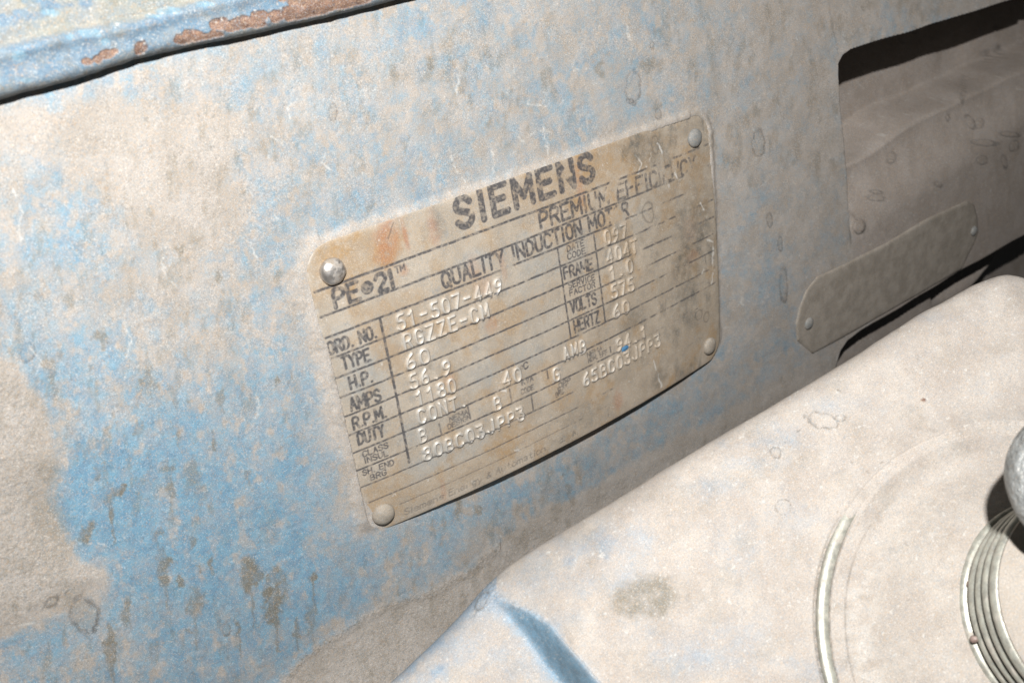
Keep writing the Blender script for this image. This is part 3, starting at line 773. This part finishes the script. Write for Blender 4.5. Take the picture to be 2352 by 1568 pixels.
for q in [(1315, 660, .012, .03, .45), (2070, 960, .02, .03, .5), (2040, 1130, .02, .03, .35), (1975, 1140, .025, .03, .55), (1900, 960, .04, .025, .42), (2080, 740, .06, .10, .42), (2115, 680, .03, .03, .4), (1940, 440, .06, .03, .45), (1700, 1370 - 60, .04, .02, .3),
          (2060, 880, .05, .04, .4), (1290, 1095, .008, .012, .5), (1740, 1250, .05, .03, .3), (1820, 930, .03, .02, .2), (2050, 640, .03, .03, .35), (1500, 880, .012, .012, .4)]:
    pblob(dark, *q)
for q in [(1450, 770, .06, .02, .8), (1150, 950, .04, .02, .6), (1100, 1130, .05, .05, .7), (1600, 780, .06, .05, .7), (1500, 1100, .12, .03, .6), (1340, 1370, .10, .03, .7), (1000, 1010, .04, .02, .5), (1640, 960, .04, .04, .4), (1900, 660, .05, .04, .5), (1700, 760, .05, .05, .6), (1250, 1290, .04, .03, .5)]:
    pblob(cool, *q)
pstain = np.clip(pstain + .18 * sstep(.3, .7, PU) + .55 * sstep(.50, .72, fbm(PU * 24, PV * 20, 4, 241)), 0, 1)
dark = np.clip(dark + .30 * sstep(.40, 1.0, PU) * sstep(.36, .56, fbm(PU * 12, PV * 7, 3, 247)) + .55 * sstep(.60, .78, fbm(PU * 30, PV * 18, 4, 245)) * sstep(.3, .8, PU), 0, 1)
plime = np.zeros(PU.shape); pring = np.zeros(PU.shape)
for pl in [[(1905,465),(1925,490),(1915,520)],[(1955,450),(1950,480),(1940,500)],[(2100,610),(2110,630),(2120,650)],[(2122,720),(2140,725),(2138,790)],[(2105,820),(2112,808)],[(2020,490),(2030,535)],[(1975,430),(1985,460)],
           [(2140,780),(2135,850)],[(1500,1170),(1520,1172)],[(1960,1080),(1975,1130),(1985,1160)],[(2000,545),(2008,560)],[(1545,1350),(1560,1350)]]:
    pts = [plate_uv(*p) for p in pl]
    dq = line_dist(PU + (fbm(PU * 90, PV * 90, 2, 251) - .5) * .008, PV, pts)
    plime = np.maximum(plime, .75 * sstep(.0038, .0008, dq) * sstep(.3, .5, nI))
plime = np.maximum(plime, .5 * sstep(.85, .92, fbm(PU * 160, PV * 160, 2, 255)))
for (x, y, a, b) in [(1965, 435, .010, .022), (2095, 1005 - 60, .012, .012), (1960, 480, .006, .008), (2120, 950, .010, .014), (1945, 640, .016, .022)]:
    a0, b0 = plate_uv(x, y); r_ = np.hypot((PU - a0) / a, (PV - b0) / b) + (fbm(PU * 60, PV * 60, 2, 261) - .5) * .6
    pring = np.maximum(pring, .7 * sstep(.22, .03, np.abs(r_ - 1)))
a0, b0 = plate_uv(1168, 700); a1, b1 = plate_uv(1180, 668)
pring = np.maximum(pring, .9 * sstep(.0020, .0008, line_dist(PU + (nI3 - .5) * .003, PV, [(a1, b1), plate_uv(1172, 690), plate_uv(1165, 715)])))
# fleck of blue paint beside the efficiency figure
a0, b0 = plate_uv(1873, 1044)
fleck = 1 - sstep(.75, 1.1, np.hypot((PU - a0) / .0125, (PV - b0) / .0068) + nzp * .3)
PW = plate_w(PU, PV) + HP
base = P3(PU, PV, PW) - np.array(motor.location)
# thickness: skirt going back from the outline
bi = np.concatenate([np.arange(NU), np.arange(1, NV) * NU + NU - 1, (NV - 1) * NU + np.arange(NU - 2, -1, -1), np.arange(NV - 2, 0, -1) * NU])
bu = PU.ravel()[bi]; bv = PV.ravel()[bi]
back_w = plate_w(bu, bv) - .0075
cuv = np.stack([bu - .5, bv - VB / 2], -1); cuv = cuv * .995
ring2 = P3(cuv[:, 0] + .5, cuv[:, 1] + VB / 2, back_w) - np.array(motor.location)
nb0 = NU * NV; nr_ = len(bi); ar = np.arange(nr_); nx_ = (ar + 1) % nr_
sk = np.stack([bi[ar], bi[nx_], nb0 + nx_, nb0 + ar], -1)
plate = grid_mesh('nameplate', base, M_PLATE, motor, {'masks': (INK, pstain, raised, plime), 'marks': (pring, dark, red, cool)}, extra=(ring2, sk))
plate['label'] = 'dusty bent rectangular nameplate with black print and stamped figures'
fx = grid_mesh('paint_fleck', (P3(*[a.reshape(9, 9) for a in (lambda g: (a0 + g[0], b0 + g[1], plate_w(a0 + g[0], b0 + g[1]) + .0036 - .002 * np.hypot(g[0] / .0125, g[1] / .008)))(
    (lambda R_, T_: (R_ * np.cos(T_) * .0118 * (1 + .22 * np.sin(3 * T_ + 1)), R_ * np.sin(T_) * .0070 * (1 + .15 * np.cos(2 * T_))))(*np.meshgrid(np.linspace(0, 1, 9), np.linspace(0, 2 * math.pi, 9)))) ]) - np.array(motor.location)),
    simple('blue_paint_fleck', (.05, .17, .33), (.08, .22, .38), .5, 0, 500, .3), None)
fx.parent = plate; fx['label'] = 'small fleck of bare blue paint on the plate'


def normal_of(fn, u, v, e=.004):
    du = (fn(np.array(u + e), np.array(v)) - fn(np.array(u - e), np.array(v))) / (2 * e); dv = (fn(np.array(u), np.array(v + e)) - fn(np.array(u), np.array(v - e))) / (2 * e)
    n = np.array([-du, -dv, 1.0]); n /= np.linalg.norm(n)
    return Vector((n[0], -n[2], -n[1]))


def dome(name, u, v, w, r, h, mat, parent, n, lab=None, wob=.04, seed=1, collar=True):
    R_ = r * W; Hh = h * W
    prof = [(R_ * 1.0, -.004 * W), (R_ * 1.0, Hh * .18)] + [(R_ * math.cos(a), Hh * (.18 + .82 * math.sin(a))) for a in np.linspace(.18, 1.45, 12)] + [(R_ * .02, Hh)]
    o = Vector(P3(u, v, w)) - motor.location
    ob = lathe(name, prof, o, n, mat, parent, 40, wob, seed)
    if lab: ob['label'] = lab
    return ob


RV = []
for (x, y, r_, h_, mt, lab, sd) in [(996, 813, .0240, .0165, M_RIVET_BRIGHT, 'bright bare metal rivet in the upper left corner', 2), (1149, 1540, .0232, .0150, M_RIVET, 'dust covered rivet in the lower left corner', 3),
                                    (2127, 1037, .0215, .0120, M_RIVET, 'dust covered rivet in the lower right corner', 4), (2082, 414, .0205, .0125, M_RIVET_GREY, 'grey rivet in the upper right corner', 5)]:
    u_, v_ = plate_uv(x, y)
    dome('rivet', u_, v_, float(plate_w(np.array(u_), np.array(v_))), r_, h_, mt, plate, normal_of(plate_w, u_, v_), lab, .05, sd)

# ------------------------------------------------------------------ small strip plate at the right
SP = [(1833, 783), (1830, 745), (1838, 706), (1852, 668), (1878, 636), (1944, 606), (2040, 558), (2132, 503), (2222, 462), (2240, 470), (2248, 500), (2250, 534), (2242, 556), (2211, 619), (2120, 672), (2040, 718), (1950, 770), (1869, 814)]


def strip_w(u, v): return wall_w(u, v) + .0042


spts = np.array(SP, float)
cen = spts.mean(0)
# resample the outline, then rings towards the middle
def resample(pts, n):
    p = np.vstack([pts, pts[:1]]); L = np.r_[0, np.cumsum(np.hypot(*np.diff(p, axis=0).T))]
    s = np.linspace(0, L[-1], n, endpoint=False)
    return np.stack([np.interp(s, L, p[:, 0]), np.interp(s, L, p[:, 1])], -1)
ol = resample(spts, 240)
mid = np.stack([np.clip(ol[:, 0], 1890, 2190), np.interp(np.clip(ol[:, 0], 1890, 2190), [1860, 2230], [722, 535])], -1)
rings = []
for q in np.linspace(0, 1, 26):
    e = ol * (1 - q) + mid * q
    u_, v_, w_, _ = march(e[:, 0], e[:, 1], strip_w, 1.5, 5, 120)
    w_ = w_ + .0016 * (fbm(e[:, 0] / 60, e[:, 1] / 60, 3, 401) - .5) - .004 * math.exp(-q * 30)
    rings.append(P3(u_, v_, w_))
u_, v_, w_, _ = march(ol[:, 0], ol[:, 1], strip_w, 1.5, 5, 120)
rings = [P3(u_, v_, w_ - .012)] + rings
co = np.array(rings); co = np.concatenate([co, co[:, :1]], 1) - np.array(motor.location)
strip = grid_mesh('strip_plate', co, M_STRIP, motor)
strip['label'] = 'narrow brown dusty strip plate with clipped corners'
for (x, y, r_, lab, sd) in [(1857, 742, .017, 'rivet at the left end of the strip', 6), (2236, 530, .015, 'rivet at the right end of the strip', 7)]:
    u_, v_, w_, _ = march(np.array([float(x)]), np.array([float(y)]), strip_w, 1.5, 5, 200)
    dome('rivet', u_[0], v_[0], w_[0], r_, .009, M_RIVET_GREY, strip, normal_of(strip_w, u_[0], v_[0]), lab, .05, sd)

# ------------------------------------------------------------------ terminal box in the foreground
al, yw = math.radians(50), math.radians(-20)
n0 = np.array([0, -math.sin(al), math.cos(al)]); ux = np.array([1., 0, 0])
BN = n0 * math.cos(yw) + ux * math.sin(yw); BU = ux * math.cos(yw) - n0 * math.sin(yw); BE = np.array([0, math.cos(al), math.sin(al)])
BP = np.array([0.14746731, 0.51342562, 0.35])
bwv = Vector((BN[0], -BN[2], -BN[1]))
box = empty('terminal_box', 'pale dusty cast terminal box with blue paint showing in its fold', 'terminal box', P3(.7, 1.05, .5).tolist())
OUT = [(700, 1760), (845, 1618), (897, 1567), (999, 1473), (1065, 1404), (1123, 1338), (1160, 1305), (1204, 1276), (1247, 1250), (1313, 1214), (1423, 1157), (1607, 1050), (1774, 951), (1910, 870), (2061, 772), (2194, 698), (2245, 680), (2272, 676), (2303, 683), (2330, 696), (2360, 716), (2460, 800), (2700, 1050), (2900, 1500), (2900, 2300), (700, 2300)]
xs = axis(760, 2660, 860, 2364, 3.0)
op = np.array(OUT[:-1], float); ye = np.interp(np.arange(600, 2900, 2.), op[:, 0], op[:, 1])
ker = np.exp(-(np.arange(-12, 13) / 6.) ** 2); ye = np.convolve(np.pad(ye, 12, 'edge'), ker / ker.sum(), 'valid')
yedge = np.interp(xs, np.arange(600, 2900, 2.), ye) + (fbm(xs / 45, xs * 0, 3, 501) - .5) * 5
tt = np.concatenate([[0.], np.cumsum(np.concatenate([np.full(30, 1.4), np.full(320, 3.0), np.full(25, 10.)]))])
X = np.repeat(xs[None, :], len(tt) + 1, 0); Y = yedge[None, :] + np.concatenate([[0.], tt])[:, None]
Pb = toplane(X, Y, BP, BN)
a = (Pb - BP) @ BU; b = (Pb - BP) @ BE
sd = np.maximum(poly_sdf(X, Y, OUT), 0); sd = np.minimum(sd, np.concatenate([[0.], tt])[:, None] * .9 + 0 * X)
kk = 1 / 1250.; dd = sd * kk; r = .062
q = np.clip(dd, 0, r)
RND = (r - np.sqrt(np.clip(r * r - (r - q) ** 2, 0, None))) * .8; RND[0] += .35
H = np.zeros(X.shape)
# fold between the flange (left) and the raised body
FR = [(1120, 1352), (1149, 1371), (1204, 1400), (1262, 1440), (1298, 1488), (1364, 1564), (1500, 1720), (1700, 1950)]
FLp = [(1120, 1352), (1142, 1396), (1168, 1418), (1207, 1466), (1247, 1520), (1292, 1574), (1400, 1720), (1590, 1950)]
sideR = poly_sdf(X, Y, FR + [(1700, 2600), (2900, 2600), (2900, 600), (1120, 600)])
sideL = poly_sdf(X, Y, FLp + [(1600, 2600), (2900, 2600), (2900, 600), (1120, 600)])
tf = np.clip((sideL) / (sideL - sideR + 1e-6), 0, 1)
tf = np.where((sideR > 0), 1, np.where(sideL < 0, 0, tf)); tf = tf * tf * (3 - 2 * tf)
fade = sstep(1120, 1420, X + (Y - 1350) * .6)
body = .085 * tf * fade
lipb = .010 * np.exp(-(np.maximum(sideR, 0) / 30)) * (sideR > 0) * fade
H += body - lipb
# raised boss with an annular rim, domed towards the hub
C0 = np.array([.575, .590]); rho = np.hypot(a - C0[0], b - C0[1])
# outline arc of the boss measured in the plane
arcp = toplane(np.array([1931., 1898, 1877, 1879, 1898, 1993, 2064]), np.array([1188., 1271, 1375, 1457, 1565, 1109, 1043]), BP + .091 * BN, BN)
aa = np.stack([(arcp - BP) @ BU, (arcp - BP) @ BE], -1)
Mx = np.c_[2 * aa, np.ones(len(aa))]; sol = np.linalg.lstsq(Mx, (aa ** 2).sum(1), rcond=None)[0]
C0 = sol[:2]; RA = math.sqrt(sol[2] + C0 @ C0)
rho = np.hypot(a - C0[0], b - C0[1])
# the sheet lattice sits on the plane; shift it so that features at body height land right
sh = .055 * BN
Pb2 = Pb
inside = sstep(RA + .004, RA - .004, rho)
vt = sstep(1150, 1290, Y)
H += .004 * sstep(RA + .001 + .03 * (1 - vt), RA - .003 - .03 * (1 - vt), rho)                      # rim step
H -= .007 * vt * (np.exp(-((rho - (RA - .018)) / .0020) ** 2) + np.exp(-((rho - (RA + .002)) / .0018) ** 2)) + .005 * (rho < RA) * (rho > RA - .018)
H += .019 * (1 - vt) * np.exp(-((rho - RA + .008) / .03) ** 2)            # groove
H -= .0022 * vt * sstep(RA - .042, RA - .045, rho)                      # inner step
H += .055 * sstep(RA - .050, .17, rho)                             # domed face
H += .007 * (fbm(X / 260, Y / 260, 2, 511) - .5) * sstep(.01, .06, np.abs(rho - RA + .01)) + .0035 * (fbm(X / 60, Y / 60, 3, 513) - .5) + .0012 * (fbm(X / 12, Y / 12, 2, 515) - .5)
H += .0022 * (fbm(X / 9, Y / 9, 3, 517) - .5) * sstep(.02, .0, np.abs(rho - (RA - .066)) - .03) * (Y > 1180)
crust = blob(X, Y, 1108, 1375, 26, 40, .5, .4, (fbm(X / 14, Y / 14, 2, 519) - .5) * 1.2)
H += .004 * crust * fbm(X / 9, Y / 9, 2, 521)
beads = sstep(.62, .75, fbm(X / 9, Y / 9, 2, 523)) * sstep(14, 2, np.abs(sideR + 2)) * (X < 1260)
H += .003 * beads
pb = Pb + H[..., None] * BN
vd = pb - np.array([CL[0], CL[1], -CL[2]]); vd /= np.linalg.norm(vd, axis=-1, keepdims=True); pb = pb + RND[..., None] * vd
PX, PY = project(pb[..., 0], pb[..., 1], pb[..., 2])
wx = (fbm(PX / 60, PY / 60, 3, 531) - .5) * 60
bl = np.full(X.shape, .06)
foldc = .9 * sstep(-22, 22, sideL + wx * .35) * sstep(10, -14, sideR + wx * .2) * sstep(1120, 1200, X) * sstep(.25, .5, fbm(PX / 9, PY / 9, 3, 533) + .12 + .002 * (PX - 1150))
bl = np.maximum(bl, .5 * sstep(-40, 10, sideL + wx * .4) * sstep(30, -10, sideR + wx * .3) * (X > 1100))
bl = np.maximum(bl, .5 * sstep(-2, 0, -np.abs(sideL - 4)) * 0)
bl += .50 * sstep(26, 4, sd + wx * .5) * (PX < 1140) + .42 * blob(PX, PY, 1100, 1375, 60, 45, -.7, .8)
for cx, cy, rx_, ry_, am in [(1330, 1260, 70, 30, .34), (1430, 1240, 60, 40, .30), (1390, 1330, 80, 40, .25), (1480, 1380, 60, 90, .22), (1560, 1520, 60, 60, .34), (1700, 1480, 80, 60, .26), (1630, 1120, 60, 25, .34), (1780, 1020, 90, 16, .34), (1800, 990, 60, 20, .3), (1690, 1250, 60, 60, .18),
                             (1240, 1330, 60, 40, .34), (1010, 1500, 60, 40, .34), (1080, 1480, 80, 60, .28), (980, 1560, 40, 40, .4), (1190, 1520, 60, 40, .30), (1930, 930, 80, 20, .22), (1740, 1060, 60, 18, .3), (1820, 1180, 60, 40, .2), (1870, 1540, 50, 30, .32), (2150, 730, 60, 12, .2), (1300, 1420, 60, 20, .2)]:
    bl += 1.05 * am * blob(PX, PY, cx, cy, rx_, ry_, 0, .9, (fbm(PX / 30, PY / 30, 3, 541) - .5) * 1.3)
bl += (fbm(PX / 20, PY / 20, 4, 543) - .5) * .30 + (fbm(PX / 7, PY / 7, 3, 545) - .5) * .16
st = .0 * X
oil = blob(PX, PY, 1485, 1372, 78, 48, -.15, .35, (fbm(PX / 22, PY / 22, 3, 551) - .5) * .6)
st = np.maximum(st, .75 * oil); st = np.maximum(st, .14 * sstep(RA - .03, RA - .10, rho))
st = np.maximum(st, .16 * sstep(.5, .75, fbm(PX / 70, PY / 50, 3, 553)))
ru = (1 - sstep(.7, 1.1, np.hypot((PX - 2122) / 7, (PY - 918) / 5)))
rg = np.zeros(X.shape); nr = fbm(PX / 13, PY / 13, 3, 561) - .5
for cx, cy, a_, b_, rot, lw in [(1888, 966, 36, 17, .2, 2.0), (1782, 1039, 13, 11, 0, 1.4), (1800, 1163, 19, 18, 0, 1.0), (1808, 1020, 9, 8, 0, .9), (1930, 960, 12, 8, 0, 1.0), (1108, 1378, 10, 24, .5, 2.0)]:
    c_, s_ = math.cos(rot), math.sin(rot)
    r_ = np.hypot(((PX - cx) * c_ + (PY - cy) * s_) / a_, (-(PX - cx) * s_ + (PY - cy) * c_) / b_) + nr * .7
    rg = np.maximum(rg, .75 * sstep(lw * 1.6, lw * .3, np.abs(r_ - 1) * min(a_, b_)))
for (ax_, ay_, bx_, by_) in [(1955, 1060, 1958, 1063), (1990, 1080, 1996, 1086), (2022, 1063, 2026, 1061), (1947, 1155, 1950, 1152), (1925, 1172, 1922, 1176), (1830, 990, 1836, 988), (1925, 895, 1933, 903), (1850, 945, 1856, 949), (2080, 1246, 2086, 1252)]:
    rg = np.maximum(rg, .8 * sstep(2.6, .8, seg_dist(PX + nr * 6, PY, ax_, ay_, bx_, by_)))
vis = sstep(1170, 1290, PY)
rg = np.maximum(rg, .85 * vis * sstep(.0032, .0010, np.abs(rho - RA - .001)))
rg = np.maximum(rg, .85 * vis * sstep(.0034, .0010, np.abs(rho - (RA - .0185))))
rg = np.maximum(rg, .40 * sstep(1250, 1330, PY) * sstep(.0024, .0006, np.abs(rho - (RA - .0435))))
met = 0 * X
lm = .7 * sstep(.78, .85, fbm(PX / 7, PY / 7, 2, 571)) + .35 * sstep(.0, .035, .035 - np.abs(rho - (RA - .066))) * sstep(.45, .6, fbm(PX / 25, PY / 25, 3, 573)) * (PY > 1290)
gr = .25 + .55 * crust
co = P3(pb[..., 0], pb[..., 1], pb[..., 2]) - np.array(box.location)
grid_mesh('box_body', co, M_BOX, box, {'masks': (bl, st, ru, lm), 'marks': (rg, foldc, gr, met)})

# hub with turned ridges, axis along the box normal
hubp = toplane(np.array([2304., 2242, 2221, 2229, 2291]), np.array([1184., 1254, 1333, 1457, 1565]), BP + .150 * BN, BN)
aa = np.stack([(hubp - BP) @ BU, (hubp - BP) @ BE], -1)
Mx = np.c_[2 * aa, np.ones(len(aa))]; sol = np.linalg.lstsq(Mx, (aa ** 2).sum(1), rcond=None)[0]
C1 = sol[:2]; RB = math.sqrt(sol[2] + C1 @ C1)
rcn = BP + BU * C0[0] + BE * C0[1] + BN * .0855
ringo = lathe('boss_ring', [(RA * .93 * W, -.03 * W), (RA * W, -.03 * W), (RA * W, .0075 * W), ((RA - .0012) * W, .009 * W), ((RA - .0155) * W, .009 * W), ((RA - .0168) * W, .0078 * W), ((RA - .0168) * W, -.02 * W)],
              Vector(P3(*rcn)) - box.location, bwv, M_HUB, box, 260, .0006, 19)
ringo['label'] = 'clean metal ring around the boss'
hc = BP + BU * C1[0] + BE * C1[1] + BN * .140
ho = Vector(P3(*hc)) - box.location
pr = [(RB * 1.03, -.08), (RB * 1.03, .004), (RB * 1.0, .008)]
hh = .009
for i in range(4):
    pr += [(RB * .86, hh), (RB * .86, hh + .0055), (RB * .985, hh + .0065), (RB * 1.0, hh + .012), (RB * .99, hh + .0215)]
    hh += .0240
pr += [(RB * .965, hh), (RB * .95, hh + .001), (RB * .70, hh + .001)]
hub = lathe('ridged_hub', [(r_ * W, h_ * W) for r_, h_ in pr], ho, bwv, M_HUB, box, 120, .004, 9)
hfc = lathe('hub_face', [(RB * .962 * W, (hh + .0005) * W), (RB * .955 * W, (hh + .0035) * W), (RB * .5 * W, (hh + .006) * W), (.001, (hh + .007) * W)], ho, bwv, M_BOX_PLAIN, hub, 96, .003, 10)
hub['label'] = 'round steel hub with turned ridges at the right edge'
for (x, y, k_) in [(2228, 1342, .95), (2234, 1468, .8), (2232, 1322, .6)]:
    p_ = toplane(np.array([float(x)]), np.array([float(y)]), BP + .152 * BN, BN)[0]
    bd = lathe('rust_bead', [(.0001, 0), (.006 * W * k_, .001 * W), (.0075 * W * k_, .005 * W), (.005 * W * k_, .010 * W), (.0001, .012 * W)], Vector(P3(*p_)) - box.location, bwv,
               simple('rust_bead', (.20, .13, .11), (.32, .25, .22), .4, 0, 500, .3) if 'rust_bead' not in bpy.data.materials else bpy.data.materials['rust_bead'], box, 14, .12, int(x))

# ------------------------------------------------------------------ grey fitting above the hub, out of focus at the right edge
fp = toplane(np.array([2494.]), np.array([1098.]), BP + .38 * BN, BN)[0]
fit = empty('cable_fitting', 'rough grey metal cable fitting cut off by the right edge, above the ridged hub', 'cable fitting', P3(*fp).tolist())
sF = 172 / F * float(((RC @ np.array([fp[0], fp[1], -fp[2]])) + TC)[2])
ax_ = (Vector(P3(CL[0], CL[1], -CL[2])) - Vector(P3(*fp))).normalized()
ax_ = (bwv * .8 + ax_ * .5).normalized()
prf = [(.30, -.30 * 3.2)] + [(.45, -.60), (.55, -.50), (.80, -.42)] + [(.80 + .2 * math.cos(t_), .20 * math.sin(t_) * 1.6) for t_ in np.linspace(-1.45, 1.35, 12)] + [(.62, .40), (.30, .46), (.05, .48)]
lathe('fitting_body', [(r_ * sF * W, h_ * sF * W) for r_, h_ in prf], (0, 0, 0), ax_, M_LUMP, fit, 72, .035, 12)
